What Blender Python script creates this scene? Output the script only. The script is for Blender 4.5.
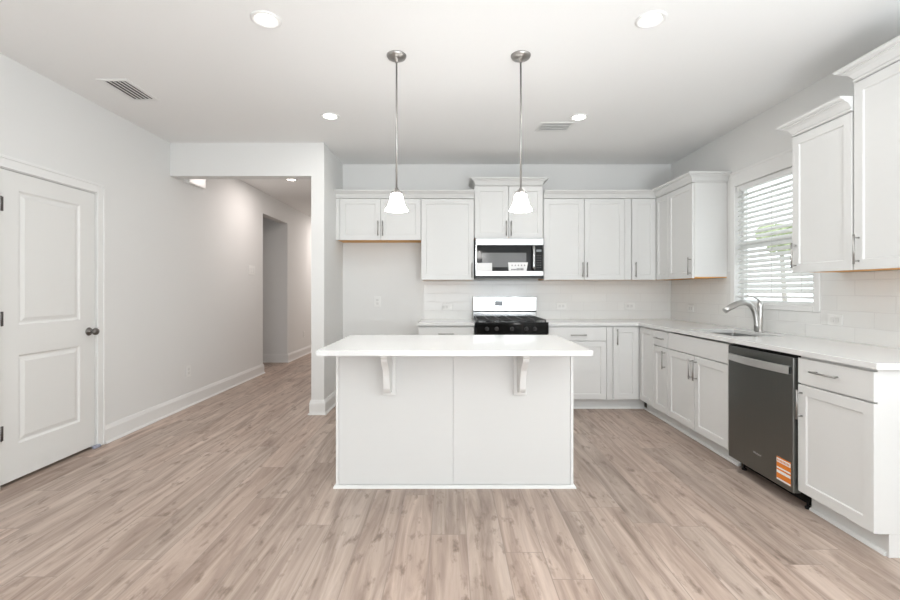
import bpy, bmesh, math, random
from mathutils import Vector, Matrix

random.seed(7)
PI = math.pi
for o in list(bpy.data.objects):
    bpy.data.objects.remove(o)
S = bpy.context.scene
C = S.collection

# ------------------------------------------------------------------ camera
cam_d = bpy.data.cameras.new('camera')
cam = bpy.data.objects.new('camera', cam_d)
C.objects.link(cam)
cam.location = (0, 0, 1.231)
cam.rotation_euler = (PI / 2, 0, 0)
cam_d.sensor_width = 36
cam_d.lens = 18.12
cam_d.shift_y = -0.0106
cam_d.clip_start = 0.02
S.camera = cam

# ------------------------------------------------------------------ world, daylight and added fill light
S.view_settings.view_transform = 'Standard'
S.view_settings.look = 'None'
S.view_settings.gamma = 1
S.view_settings.use_curve_mapping = False
S.view_settings.exposure = 0.20
W = bpy.data.worlds.new('sky')
S.world = W
W.use_nodes = True
bg = W.node_tree.nodes['Background']
bg.inputs[0].default_value = (0.93, 0.96, 1.0, 1)
bg.inputs[1].default_value = 2.3

def area(name, loc, rot, sx, sy, power, col=(1, 1, 1), spread=PI):
    d = bpy.data.lights.new(name, 'AREA')
    d.shape = 'RECTANGLE'
    d.size, d.size_y = sx, sy
    d.energy = power
    d.color = col
    d.spread = spread
    o = bpy.data.objects.new(name, d)
    o.location = loc
    o.rotation_euler = rot
    C.objects.link(o)
    return o
# daylight through the wide patio opening behind the camera, and through the sink window
area('patio_daylight', (0.5, -2.74, 1.2), (PI / 2, 0, 0), 3.6, 2.2, 40, (0.95, 0.98, 1.0))
# added fill lamp, aimed up at the ceiling from behind and right of camera
area('ceiling_fill', (1.35, -0.95, 0.95), (PI / 2 + math.radians(83), 0, 0), 1.3, 1.3, 132, (0.875, 0.945, 1.0))

CAN_POWER = 4.0
PENDANT_POWER = 0.3
HALL_POWER = 15.0

# ------------------------------------------------------------------ materials
def mat(name, col, rough=0.5, metal=0.0, spec=0.5, var=0.02, bump=0.0, scale=(30, 30, 30), coat=0.0, emit=0.0, trans=0.0):
    m = bpy.data.materials.new(name)
    m.use_nodes = True
    nt = m.node_tree
    b = nt.nodes['Principled BSDF']
    tc = nt.nodes.new('ShaderNodeTexCoord')
    mp = nt.nodes.new('ShaderNodeMapping')
    mp.inputs['Scale'].default_value = scale
    nz = nt.nodes.new('ShaderNodeTexNoise')
    nz.inputs['Scale'].default_value = 1.0
    nz.inputs['Detail'].default_value = 3
    nt.links.new(tc.outputs['Object'], mp.inputs[0])
    nt.links.new(mp.outputs[0], nz.inputs['Vector'])
    r = nt.nodes.new('ShaderNodeMapRange')
    r.inputs['To Min'].default_value = 1 - var
    r.inputs['To Max'].default_value = 1 + var
    nt.links.new(nz.outputs['Fac'], r.inputs['Value'])
    mx = nt.nodes.new('ShaderNodeVectorMath')
    mx.operation = 'SCALE'
    mx.inputs[0].default_value = col
    nt.links.new(r.outputs[0], mx.inputs['Scale'])
    nt.links.new(mx.outputs[0], b.inputs['Base Color'])
    b.inputs['Roughness'].default_value = rough
    b.inputs['Metallic'].default_value = metal
    b.inputs['Specular IOR Level'].default_value = spec
    b.inputs['Coat Weight'].default_value = coat
    b.inputs['Transmission Weight'].default_value = trans
    if emit:
        b.inputs['Emission Color'].default_value = (*col, 1)
        b.inputs['Emission Strength'].default_value = emit
    if bump:
        bp = nt.nodes.new('ShaderNodeBump')
        bp.inputs['Strength'].default_value = bump
        bp.inputs['Distance'].default_value = 0.001
        nt.links.new(nz.outputs['Fac'], bp.inputs['Height'])
        nt.links.new(bp.outputs[0], b.inputs['Normal'])
    return m

M_wall = mat('wall_paint', (0.795, 0.795, 0.78), 0.75, spec=0.25, var=0.01, bump=0.15, scale=(120,) * 3)
M_ceil = mat('ceiling_paint', (0.91, 0.91, 0.90), 0.85, spec=0.15, var=0.01, bump=0.2, scale=(90,) * 3)
M_trim = mat('trim_paint', (0.83, 0.83, 0.815), 0.4, spec=0.4, var=0.005)
M_cab = mat('cabinet_paint', (0.735, 0.735, 0.72), 0.38, spec=0.4, var=0.008, scale=(4, 4, 40))
M_door = mat('door_paint', (0.79, 0.79, 0.77), 0.42, spec=0.4, var=0.006, bump=0.1, scale=(90, 90, 8))
M_ply = mat('cabinet_underside_ply', (0.80, 0.42, 0.13), 0.6, var=0.15, scale=(3, 60, 60))
M_nickel = mat('brushed_nickel', (0.40, 0.39, 0.375), 0.36, metal=1, var=0.04, scale=(200, 200, 20))
M_chrome = mat('polished_nickel_faucet', (0.56, 0.555, 0.54), 0.3, metal=1, var=0.02)
M_steel = mat('bright_stainless', (0.40, 0.40, 0.395), 0.17, metal=1, var=0.04, scale=(2, 2, 300))
M_dsteel = mat('dark_stainless', (0.20, 0.205, 0.195), 0.36, metal=1, var=0.06, scale=(250, 250, 2))
M_sinksteel = mat('sink_stainless', (0.55, 0.55, 0.54), 0.3, metal=1, var=0.04)
M_black = mat('black_enamel', (0.008, 0.008, 0.008), 0.22, spec=0.25, var=0.1)
M_iron = mat('cast_iron', (0.03, 0.03, 0.03), 0.5, var=0.3, bump=0.3, scale=(200,) * 3)
M_glass_black = mat('black_glass', (0.006, 0.006, 0.006), 0.06, spec=0.18, var=0.05)
M_screen = mat('microwave_window_mesh', (0.12, 0.12, 0.118), 0.16, var=0.2, scale=(400,) * 3)
M_disp = mat('display_glass', (0.25, 0.27, 0.28), 0.2, var=0.05)
M_plastic = mat('white_plastic', (0.86, 0.86, 0.84), 0.3, var=0.005)
M_slot = mat('outlet_face', (0.74, 0.74, 0.72), 0.4, var=0.01)
M_dark = mat('dark_void', (0.02, 0.02, 0.02), 0.7, var=0.1)
M_orange = mat('orange_sticker', (0.78, 0.22, 0.02), 0.5, var=0.04)
M_paper = mat('white_paper', (0.88, 0.88, 0.87), 0.6, var=0.01)
M_ink = mat('grey_ink', (0.12, 0.12, 0.13), 0.6, var=0.05)
M_logo = mat('light_grey_logo', (0.45, 0.45, 0.44), 0.4, var=0.02)
M_can = mat('downlight_lens', (1.0, 0.97, 0.92), 0.5, emit=9.0, var=0)
M_hallcan = mat('hall_downlight_lens', (1.0, 0.92, 0.84), 0.5, emit=7.0, var=0)
M_shade = mat('frosted_shade_glass', (1.0, 0.985, 0.96), 0.4, emit=32, var=0)
M_vinyl = mat('window_vinyl', (0.85, 0.85, 0.84), 0.35, var=0.005)
M_tape = mat('blue_grey_tape', (0.38, 0.40, 0.50), 0.6, var=0.2)
M_leaf = mat('foliage_green', (0.42, 0.48, 0.28), 0.6, var=0.4, scale=(9,) * 3)
M_bark = mat('tree_bark', (0.16, 0.11, 0.07), 0.85, var=0.3)
M_grass = mat('pale_concrete_ground', (0.50, 0.50, 0.47), 0.8, var=0.4)

def quartz():
    m = mat('white_quartz', (0.76, 0.76, 0.748), 0.12, spec=0.55, var=0.0)
    nt = m.node_tree
    b = nt.nodes['Principled BSDF']
    tc = nt.nodes.new('ShaderNodeTexCoord')
    n = nt.nodes.new('ShaderNodeTexNoise')
    n.inputs['Scale'].default_value = 2.2
    n.inputs['Detail'].default_value = 7
    n.inputs['Distortion'].default_value = 1.4
    nt.links.new(tc.outputs['Object'], n.inputs['Vector'])
    cr = nt.nodes.new('ShaderNodeValToRGB')
    cr.color_ramp.elements[0].position = 0.46
    cr.color_ramp.elements[0].color = (0.76, 0.76, 0.748, 1)
    cr.color_ramp.elements[1].position = 0.54
    cr.color_ramp.elements[1].color = (0.76, 0.76, 0.748, 1)
    e = cr.color_ramp.elements.new(0.5)
    e.color = (0.753, 0.753, 0.742, 1)
    nt.links.new(n.outputs['Fac'], cr.inputs[0])
    nt.links.new(cr.outputs[0], b.inputs['Base Color'])
    return m
M_quartz = quartz()

class NT:
    def __init__(s, m):
        s.nt = m.node_tree
    def n(s, t, **kw):
        x = s.nt.nodes.new(t)
        for k, v in kw.items():
            setattr(x, k, v)
        return x
    def put(s, sock, v):
        if isinstance(v, bpy.types.NodeSocket):
            s.nt.links.new(v, sock)
        else:
            sock.default_value = v
    def m(s, op, a, b=0.0, c=0.0):
        x = s.n('ShaderNodeMath', operation=op)
        s.put(x.inputs[0], a); s.put(x.inputs[1], b); s.put(x.inputs[2], c)
        return x.outputs[0]
    def xyz(s, a, b, c):
        x = s.n('ShaderNodeCombineXYZ')
        s.put(x.inputs[0], a); s.put(x.inputs[1], b); s.put(x.inputs[2], c)
        return x.outputs[0]
    def noise(s, v, scale=1.0, detail=4.0, rough=0.5, dist=0.0):
        x = s.n('ShaderNodeTexNoise')
        s.put(x.inputs['Vector'], v)
        x.inputs['Scale'].default_value = scale
        x.inputs['Detail'].default_value = detail
        x.inputs['Roughness'].default_value = rough
        x.inputs['Distortion'].default_value = dist
        return x.outputs['Fac']
    def ramp(s, f, stops):
        x = s.n('ShaderNodeValToRGB')
        cr = x.color_ramp
        while len(cr.elements) > 1:
            cr.elements.remove(cr.elements[0])
        cr.elements[0].position = stops[0][0]; cr.elements[0].color = (*stops[0][1], 1)
        for p, c in stops[1:]:
            e = cr.elements.new(p); e.color = (*c, 1)
        s.put(x.inputs[0], f)
        return x.outputs[0]
    def mix(s, f, a, b, mode='MIX'):
        x = s.n('ShaderNodeMix', data_type='RGBA', blend_type=mode)
        s.put(x.inputs[0], f)
        s.put(x.inputs[6], a if isinstance(a, bpy.types.NodeSocket) else (*a, 1))
        s.put(x.inputs[7], b if isinstance(b, bpy.types.NodeSocket) else (*b, 1))
        return x.outputs[2]

def floor_material():
    m = bpy.data.materials.new('oak_vinyl_planks'); m.use_nodes = True
    N = NT(m); b = m.node_tree.nodes['Principled BSDF']
    tc = N.n('ShaderNodeTexCoord'); sp = N.n('ShaderNodeSeparateXYZ')
    m.node_tree.links.new(tc.outputs['Object'], sp.inputs[0])
    X, Y = sp.outputs[0], sp.outputs[1]
    PW, PL = 0.177, 1.5
    u = N.m('DIVIDE', N.m('ADD', X, 0.095 + PW * 60), PW)
    row = N.m('FLOOR', u)
    wn = N.n('ShaderNodeTexWhiteNoise', noise_dimensions='1D'); N.put(wn.inputs['W'], row)
    v = N.m('ADD', N.m('DIVIDE', Y, PL), N.m('MULTIPLY', wn.outputs['Value'], 7.0))
    col = N.m('FLOOR', v)
    w2 = N.n('ShaderNodeTexWhiteNoise', noise_dimensions='2D'); N.put(w2.inputs['Vector'], N.xyz(row, col, 0.0))
    rnd = w2.outputs['Value']
    w3 = N.n('ShaderNodeTexWhiteNoise', noise_dimensions='2D'); N.put(w3.inputs['Vector'], N.xyz(col, row, 0.0))
    rnd2 = w3.outputs['Value']
    off = N.m('MULTIPLY', rnd, 31.0)
    grain = N.noise(N.xyz(N.m('MULTIPLY', X, 14.0), N.m('MULTIPLY', Y, 1.1), off), 1.0, 7.0, 0.62, 1.0)
    fine = N.noise(N.xyz(N.m('MULTIPLY', X, 150.0), N.m('MULTIPLY', Y, 5.0), off), 1.0, 3.0, 0.6)
    broad = N.noise(N.xyz(N.m('MULTIPLY', X, 6.5), N.m('MULTIPLY', Y, 1.0), off), 1.0, 3.0, 0.5, 1.2)
    knot = N.noise(N.xyz(N.m('MULTIPLY', X, 17.0), N.m('MULTIPLY', Y, 6.0), N.m('ADD', off, 5.0)), 1.0, 4.0, 0.62, 0.15)
    c = N.ramp(grain, [(0.28, (0.205, 0.146, 0.113)), (0.43, (0.362, 0.277, 0.227)), (0.55, (0.482, 0.382, 0.320)), (0.72, (0.625, 0.520, 0.448))])
    c = N.mix(N.m('MULTIPLY', broad, 0.4), c, (0.345, 0.278, 0.238))
    kn = N.n('ShaderNodeMapRange'); N.put(kn.inputs['Value'], knot)
    kn.inputs['From Min'].default_value = 0.57; kn.inputs['From Max'].default_value = 0.70
    c = N.mix(N.m('MULTIPLY', kn.outputs[0], 0.8), c, (0.20, 0.145, 0.112))
    fm = N.n('ShaderNodeMapRange'); N.put(fm.inputs['Value'], fine)
    fm.inputs['To Min'].default_value = 0.93; fm.inputs['To Max'].default_value = 1.07
    rm = N.n('ShaderNodeMapRange'); N.put(rm.inputs['Value'], rnd2)
    rm.inputs['To Min'].default_value = 0.95; rm.inputs['To Max'].default_value = 1.15
    sc = N.n('ShaderNodeVectorMath', operation='SCALE')
    N.put(sc.inputs[0], c); N.put(sc.inputs['Scale'], N.m('MULTIPLY', fm.outputs[0], rm.outputs[0]))
    # warm pinkish / grey drift between planks
    tint = N.mix(rnd, (1.02, 0.99, 0.975), (0.99, 1.0, 1.0))
    c = N.mix(1.0, sc.outputs[0], tint, 'MULTIPLY')
    fu, fv = N.m('FRACT', u), N.m('FRACT', v)
    du = N.m('MULTIPLY', N.m('MINIMUM', fu, N.m('SUBTRACT', 1.0, fu)), PW)
    dv = N.m('MULTIPLY', N.m('MINIMUM', fv, N.m('SUBTRACT', 1.0, fv)), PL)
    d = N.m('MINIMUM', du, dv)
    seam = N.n('ShaderNodeMapRange'); N.put(seam.inputs['Value'], d)
    seam.inputs['From Min'].default_value = 0.0006; seam.inputs['From Max'].default_value = 0.0028
    c = N.mix(N.m('SUBTRACT', 1.0, seam.outputs[0]), c, (0.31, 0.245, 0.205))
    N.put(b.inputs['Base Color'], c)
    b.inputs['Roughness'].default_value = 0.42
    b.inputs['Specular IOR Level'].default_value = 0.35
    bp = N.n('ShaderNodeBump'); bp.inputs['Strength'].default_value = 0.25; bp.inputs['Distance'].default_value = 0.001
    N.put(bp.inputs['Height'], N.m('ADD', seam.outputs[0], N.m('MULTIPLY', fine, 0.4)))
    N.put(b.inputs['Normal'], bp.outputs[0])
    return m
M_floor = floor_material()

def tile_material(name, axis, col):
    m = bpy.data.materials.new(name); m.use_nodes = True
    N = NT(m); b = m.node_tree.nodes['Principled BSDF']
    tc = N.n('ShaderNodeTexCoord'); sp = N.n('ShaderNodeSeparateXYZ')
    m.node_tree.links.new(tc.outputs['Object'], sp.inputs[0])
    A, Z = sp.outputs[axis], sp.outputs[2]
    TW, TH = 0.398, 0.101
    r = N.m('DIVIDE', N.m('SUBTRACT', Z, 0.895), TH)
    row = N.m('FLOOR', r)
    a = N.m('DIVIDE', N.m('ADD', N.m('SUBTRACT', A, 0.092), N.m('MULTIPLY', row, 0.1327)), TW)
    fa, fr = N.m('FRACT', N.m('ADD', a, 40.0)), N.m('FRACT', r)
    da = N.m('MULTIPLY', N.m('MINIMUM', fa, N.m('SUBTRACT', 1.0, fa)), TW)
    dr = N.m('MULTIPLY', N.m('MINIMUM', fr, N.m('SUBTRACT', 1.0, fr)), TH)
    d = N.m('MINIMUM', da, dr)
    g = N.n('ShaderNodeMapRange'); N.put(g.inputs['Value'], d)
    g.inputs['From Min'].default_value = 0.0012; g.inputs['From Max'].default_value = 0.003
    wn = N.n('ShaderNodeTexWhiteNoise', noise_dimensions='2D'); N.put(wn.inputs['Vector'], N.xyz(N.m('FLOOR', a), row, 0.0))
    cm = N.mix(wn.outputs['Value'], col, tuple(x * 0.965 for x in col))
    c = N.mix(g.outputs[0], (0.765, 0.76, 0.745), cm)
    N.put(b.inputs['Base Color'], c)
    b.inputs['Roughness'].default_value = 0.16
    bp = N.n('ShaderNodeBump'); bp.inputs['Strength'].default_value = 0.5; bp.inputs['Distance'].default_value = 0.0015
    N.put(bp.inputs['Height'], g.outputs[0]); N.put(b.inputs['Normal'], bp.outputs[0])
    return m
M_tileb = tile_material('white_subway_tile_back', 0, (0.83, 0.83, 0.81))
M_tiler = tile_material('white_subway_tile_side', 1, (0.83, 0.83, 0.81))

def pane_material():
    m = bpy.data.materials.new('clear_pane'); m.use_nodes = True
    nt = m.node_tree; nt.nodes.remove(nt.nodes['Principled BSDF'])
    out = nt.nodes['Material Output']
    t = nt.nodes.new('ShaderNodeBsdfTransparent'); t.inputs[0].default_value = (0.93, 0.95, 0.94, 1)
    g = nt.nodes.new('ShaderNodeBsdfGlossy'); g.inputs['Roughness'].default_value = 0.02
    mx = nt.nodes.new('ShaderNodeMixShader')
    mx.inputs[0].default_value = 0.05; nt.links.new(t.outputs[0], mx.inputs[1]); nt.links.new(g.outputs[0], mx.inputs[2])
    nt.links.new(mx.outputs[0], out.inputs[0])
    return m
M_pane = pane_material()

def blind_material():
    m = mat('white_blind_slat', (0.88, 0.88, 0.87), 0.4, var=0.005)
    nt = m.node_tree; b = nt.nodes['Principled BSDF']; out = nt.nodes['Material Output']
    t = nt.nodes.new('ShaderNodeBsdfTranslucent'); t.inputs[0].default_value = (0.9, 0.9, 0.88, 1)
    mx = nt.nodes.new('ShaderNodeMixShader'); mx.inputs[0].default_value = 0.35
    nt.links.new(b.outputs[0], mx.inputs[1]); nt.links.new(t.outputs[0], mx.inputs[2]); nt.links.new(mx.outputs[0], out.inputs[0])
    return m
M_blind = blind_material()

# ------------------------------------------------------------------ mesh helpers
def box(bm, x0, x1, y0, y1, z0, z1, bev=0.0, seg=1):
    t = bmesh.new()
    vs = [t.verts.new((x, y, z)) for z in (z0, z1) for y in (y0, y1) for x in (x0, x1)]
    for f in ((0, 2, 3, 1), (4, 5, 7, 6), (0, 1, 5, 4), (2, 6, 7, 3), (0, 4, 6, 2), (1, 3, 7, 5)):
        t.faces.new([vs[i] for i in f])
    if bev:
        bmesh.ops.bevel(t, geom=list(t.edges), offset=bev, segments=seg, profile=0.5, affect='EDGES')
    merge(bm, t)

def merge(bm, t, mtx=None):
    if mtx is not None:
        bmesh.ops.transform(t, matrix=mtx, verts=t.verts)
    me = bpy.data.meshes.new('tmp')
    t.to_mesh(me); t.free()
    bm.from_mesh(me)
    bpy.data.meshes.remove(me)

def rect_loft(bm, x0, x1, z0, z1, rings, y_front=0.0, close=True):
    """nested rectangles facing -Y; rings = [(inset, depth)] from the back edge to the centre panel"""
    prev = None
    first = None
    for ins, dep in rings:
        r = [bm.verts.new((x, y_front + dep, z)) for x, z in
             ((x0 + ins, z0 + ins), (x1 - ins, z0 + ins), (x1 - ins, z1 - ins), (x0 + ins, z1 - ins))]
        if prev:
            for i in range(4):
                bm.faces.new((prev[i], prev[(i + 1) % 4], r[(i + 1) % 4], r[i]))
        else:
            first = r
        prev = r
    bm.faces.new(prev)
    if close:
        bm.faces.new(first[::-1])

def grid_solid(bm, us, vs, mask, d0, d1, to):
    """a slab on a u,v grid with cells cut out; to(u, v, d) -> point"""
    nu, nv = len(us) - 1, len(vs) - 1
    vt = {}
    def V(i, j, k):
        if (i, j, k) not in vt:
            vt[(i, j, k)] = bm.verts.new(to(us[i], vs[j], (d0, d1)[k]))
        return vt[(i, j, k)]
    def on(i, j):
        return 0 <= i < nu and 0 <= j < nv and mask(0.5 * (us[i] + us[i + 1]), 0.5 * (vs[j] + vs[j + 1]))
    for i in range(nu):
        for j in range(nv):
            if not on(i, j):
                continue
            bm.faces.new((V(i, j, 0), V(i, j + 1, 0), V(i + 1, j + 1, 0), V(i + 1, j, 0)))
            bm.faces.new((V(i, j, 1), V(i + 1, j, 1), V(i + 1, j + 1, 1), V(i, j + 1, 1)))
            for (di, dj, a, b_) in ((-1, 0, (i, j), (i, j + 1)), (1, 0, (i + 1, j + 1), (i + 1, j)),
                                    (0, -1, (i + 1, j), (i, j)), (0, 1, (i, j + 1), (i + 1, j + 1))):
                if not on(i + di, j + dj):
                    bm.faces.new((V(*a, 0), V(*b_, 0), V(*b_, 1), V(*a, 1)))
    bmesh.ops.recalc_face_normals(bm, faces=bm.faces)

def sweep(bm, path, prof):
    """closed profile (out, z) along a 2D path; out is to the right of the direction of travel"""
    n = len(path); rings = []
    for i, p in enumerate(path):
        p = Vector(p)
        def nrm(a, b_):
            d = (Vector(b_) - Vector(a)).normalized()
            return Vector((d.y, -d.x))
        if i == 0:
            m = nrm(path[0], path[1])
        elif i == n - 1:
            m = nrm(path[-2], path[-1])
        else:
            n1, n2 = nrm(path[i - 1], path[i]), nrm(path[i], path[i + 1])
            m = (n1 + n2) / (1 + n1.dot(n2))
        rings.append([bm.verts.new((p.x + m.x * o, p.y + m.y * o, z)) for o, z in prof])
    k = len(prof)
    for a, b_ in zip(rings, rings[1:]):
        for i in range(k):
            bm.faces.new((a[i], a[(i + 1) % k], b_[(i + 1) % k], b_[i]))
    bm.faces.new(rings[0]); bm.faces.new(rings[-1][::-1])
    bmesh.ops.recalc_face_normals(bm, faces=bm.faces)

def tube(bm, pts, radii, n=14, flat=1.0):
    t = bmesh.new()
    pts = [Vector(p) for p in pts]
    if not hasattr(radii, '__len__'):
        radii = [radii] * len(pts)
    rings = []; up = None
    for i, p in enumerate(pts):
        d = (pts[min(i + 1, len(pts) - 1)] - pts[max(i - 1, 0)]).normalized()
        if up is None:
            up = Vector((0, 0, 1)) if abs(d.z) < 0.9 else Vector((0, 1, 0))
        a = (up - d * up.dot(d)).normalized(); up = a
        b_ = d.cross(a)
        rings.append([t.verts.new(p + (a * math.cos(2 * PI * k / n) * flat + b_ * math.sin(2 * PI * k / n)) * radii[i]) for k in range(n)])
    for a, b_ in zip(rings, rings[1:]):
        for k in range(n):
            f = t.faces.new((a[k], a[(k + 1) % n], b_[(k + 1) % n], b_[k])); f.smooth = True
    t.faces.new(rings[0][::-1]); t.faces.new(rings[-1])
    bmesh.ops.recalc_face_normals(t, faces=t.faces)
    merge(bm, t)

def lathe(bm, prof, n=32, mtx=None, smooth=True):
    """profile (r, z) turned about Z; r = 0 ends are closed to a point"""
    t = bmesh.new(); rings = []
    for r, z in prof:
        if r < 1e-6:
            rings.append([t.verts.new((0, 0, z))])
        else:
            rings.append([t.verts.new((r * math.cos(2 * PI * k / n), r * math.sin(2 * PI * k / n), z)) for k in range(n)])
    for a, b_ in zip(rings, rings[1:]):
        for k in range(n):
            k2 = (k + 1) % n
            if len(a) == 1 and len(b_) == 1:
                continue
            if len(a) == 1:
                f = t.faces.new((a[0], b_[k2], b_[k]))
            elif len(b_) == 1:
                f = t.faces.new((a[k], a[k2], b_[0]))
            else:
                f = t.faces.new((a[k], a[k2], b_[k2], b_[k]))
            f.smooth = smooth
    bmesh.ops.recalc_face_normals(t, faces=t.faces)
    merge(bm, t, mtx)

def obj(name, bm, m, parent=None, bevel=0.0):
    me = bpy.data.meshes.new(name)
    bm.to_mesh(me); bm.free()
    me.materials.append(m)
    o = bpy.data.objects.new(name, me)
    C.objects.link(o)
    if parent is not None:
        o.parent = parent
    if bevel:
        md = o.modifiers.new('edge', 'BEVEL'); md.width = bevel; md.segments = 2; md.limit_method = 'ANGLE'
    return o

def thing(name, label, cat, loc=(0, 0, 0), rz=0.0, group=None):
    o = bpy.data.objects.new(name, None)
    o.empty_display_size = 0.05
    C.objects.link(o)
    o.location = loc; o.rotation_euler = (0, 0, rz)
    o['label'] = label; o['category'] = cat
    if group:
        o['group'] = group
    return o

def tag(o, label, cat, group=None):
    o['label'] = label; o['category'] = cat
    if group:
        o['group'] = group
    return o

def struct(name, bm, m, parent=None, bevel=0.0):
    o = obj(name, bm, m, parent, bevel)
    if parent is None:
        o['kind'] = 'structure'
    return o

def B(*a, **k):
    bm = bmesh.new(); box(bm, *a, **k); return bm

def text_mesh(name, s, size, mtx, m, parent, depth=0.0004):
    cu = bpy.data.curves.new('txt', 'FONT')
    cu.body = s; cu.size = size; cu.extrude = depth; cu.align_x = 'CENTER'; cu.align_y = 'CENTER'
    t = bpy.data.objects.new('txt', cu)
    C.objects.link(t)
    bpy.context.view_layer.update()
    me = bpy.data.meshes.new_from_object(t.evaluated_get(bpy.context.evaluated_depsgraph_get()))
    bpy.data.objects.remove(t); bpy.data.curves.remove(cu)
    me.transform(mtx); me.name = name
    me.materials.clear(); me.materials.append(m)
    o = bpy.data.objects.new(name, me); C.objects.link(o); o.parent = parent
    return o

# ------------------------------------------------------------------ room dimensions
XL, XR, YB, HC = -2.78, 2.579, 5.28, 2.70
YR = -2.6
HX0, HX1, HY = -1.378, -1.250, 4.50      # partition beside the hall

# ------------------------------------------------------------------ structure
bm = bmesh.new(); box(bm, -5.2, 2.75, YR - 0.15, 12.1, -0.1, 0.0)
struct('floor', bm, M_floor)
struct('ceiling', B(-5.2, 2.75, YR - 0.15, 12.1, HC, HC + 0.1), M_ceil)

bm = bmesh.new()
grid_solid(bm, [YR, 2.79, 3.565, 6.73, 7.75, 12.0], [0, 2.003, 2.378, HC],
           lambda y, z: not (2.79 < y < 3.565 and z < 2.003) and not (6.73 < y < 7.75 and z < 2.378),
           XL - 0.12, XL, lambda u, v, d: (d, u, v))
struct('wall_left', bm, M_wall)
bm = bmesh.new()
grid_solid(bm, [YR, 3.20, 4.085, YB], [0, 1.12, 2.166, HC],
           lambda y, z: not (3.20 < y < 4.085 and 1.12 < z < 2.166),
           XR, XR + 0.095, lambda u, v, d: (d, u, v))
struct('wall_right', bm, M_wall)
struct('wall_back', B(HX1, XR + 0.095, YB, YB + 0.12, 0, HC), M_wall)
struct('wall_partition', B(HX0, HX1, HY, 12.0, 0, HC), M_wall)
struct('wall_header', B(XL, HX0, HY, HY + 0.13, 2.368, HC), M_wall)
struct('wall_hall_end', B(-5.2, HX1, 12.0, 12.1, 0, HC), M_wall)
bm = bmesh.new()
box(bm, -5.1, XL - 0.12, 7.75, 7.85, 0, HC)
box(bm, -5.1, XL - 0.12, 6.63, 6.73, 0, HC)
box(bm, -5.2, -5.1, 6.63, 7.85, 0, HC)
struct('wall_passage', bm, M_wall)
bm = bmesh.new()
box(bm, -3.6, -3.55, 2.6, 3.75, 0, HC)
box(bm, -3.55, XL - 0.12, 2.6, 2.65, 0, HC)
box(bm, -3.55, XL - 0.12, 3.70, 3.75, 0, HC)
struct('wall_light_block', bm, M_wall)  # unseen shell added behind the door to keep sky light out
bm = bmesh.new()
grid_solid(bm, [XL, -1.30, 1.12, 1.50, 2.25, XR], [0, 0.35, 2.3, HC],
           lambda x, z: not (-1.30 < x < 1.12 and z < 2.3) and not (1.50 < x < 2.25 and 0.35 < z < 2.3),
           YR - 0.12, YR, lambda u, v, d: (u, d, v))
struct('wall_rear', bm, M_wall)
def rear_frame(name, x0, x1, z0, z1, cuts):
    w = bpy.data.objects.new(name, None); C.objects.link(w); w.location = (x0, YR - 0.06, z0); w['kind'] = 'structure'
    W_, H_ = x1 - x0, z1 - z0
    bm = bmesh.new()
    box(bm, 0, W_, -0.03, 0.03, H_ - 0.06, H_); box(bm, 0, W_, -0.03, 0.03, 0.0, 0.06)
    for c in [0.0] + cuts + [W_ - 0.06]:
        box(bm, c, c + 0.06, -0.03, 0.03, 0.06, H_ - 0.06)
    obj('frame', bm, M_vinyl, w)
rear_frame('window_2', -1.30, 1.12, 0.0, 2.3, [1.18])
rear_frame('window_3', 1.50, 2.25, 0.35, 2.3, [])

# tiles
bm = bmesh.new()
box(bm, -0.306, XR - 0.008, YB - 0.008, YB, 0.90, 1.346)
struct('wall_tile_back', bm, M_tileb)
bm = bmesh.new()
grid_solid(bm, [1.95, 2.99, 3.14, 4.143, 4.207, YB], [0.90, 1.08, 1.346, 1.405],
           lambda y, z: not (3.14 < y < 4.143 and z > 1.08) and not (z > 1.346 and not (2.99 < y < 3.14 or 4.143 < y < 4.207)),
           XR - 0.008, XR, lambda u, v, d: (d, u, v))
struct('wall_tile_right', bm, M_tiler)

# baseboards with shoe moulding
BP = [(0, 0), (0.027, 0), (0.026, 0.010), (0.020, 0.017), (0.015, 0.018), (0.015, 0.112), (0.011, 0.124), (0.008, 0.136), (0.004, 0.145), (0, 0.145)]
def baseboard(name, path):
    b = bmesh.new(); sweep(b, path, BP); return struct(name, b, M_trim)
baseboard('baseboard_left', [(XL, 3.632), (XL, 6.73), (XL - 0.12, 6.73)][::1])
baseboard('baseboard_passage', [(-5.0, 7.75), (XL, 7.75), (XL, 11.99)])
baseboard('baseboard_hall', [(HX0, 11.99), (HX0, HY), (HX1, HY), (HX1, YB - 0.0)])
baseboard('baseboard_back', [(HX1 + 0.028, YB), (-0.335, YB)])
baseboard('baseboard_front_left', [(XL, YR), (XL, 2.722)])
baseboard('baseboard_right', [(XR, 2.05), (XR, YR)])

# ------------------------------------------------------------------ door_1 on the left wall
d1 = bpy.data.objects.new('door_1', None); C.objects.link(d1); d1.location = (XL, 2.797, 0); d1.rotation_euler = (0, 0, PI / 2); d1['kind'] = 'structure'
DW_, DH0, DH1 = 0.752, 0.022, 1.988
bm = bmesh.new()
us = [0.004, 0.125, 0.612, DW_]; vs_ = [DH0, 0.245, 0.815, 1.010, 1.874, DH1]
def cell(i, j):
    return (i == 1 and j in (1, 3))
for i in range(3):
    for j in range(5):
        x0, x1, z0, z1 = us[i], us[i + 1], vs_[j], vs_[j + 1]
        if cell(i, j):
            rect_loft(bm, x0, x1, z0, z1, [(0, 0), (0.012, 0.010), (0.022, 0.010), (0.045, 0.002)], 0.003, close=False)
        else:
            vv = [bm.verts.new((x, 0.003, z)) for x, z in ((x0, z0), (x1, z0), (x1, z1), (x0, z1))]
            bm.faces.new(vv)
bmesh.ops.remove_doubles(bm, verts=bm.verts, dist=0.0001)
box(bm, us[0], us[-1], 0.014, 0.038, DH0, DH1)
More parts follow.
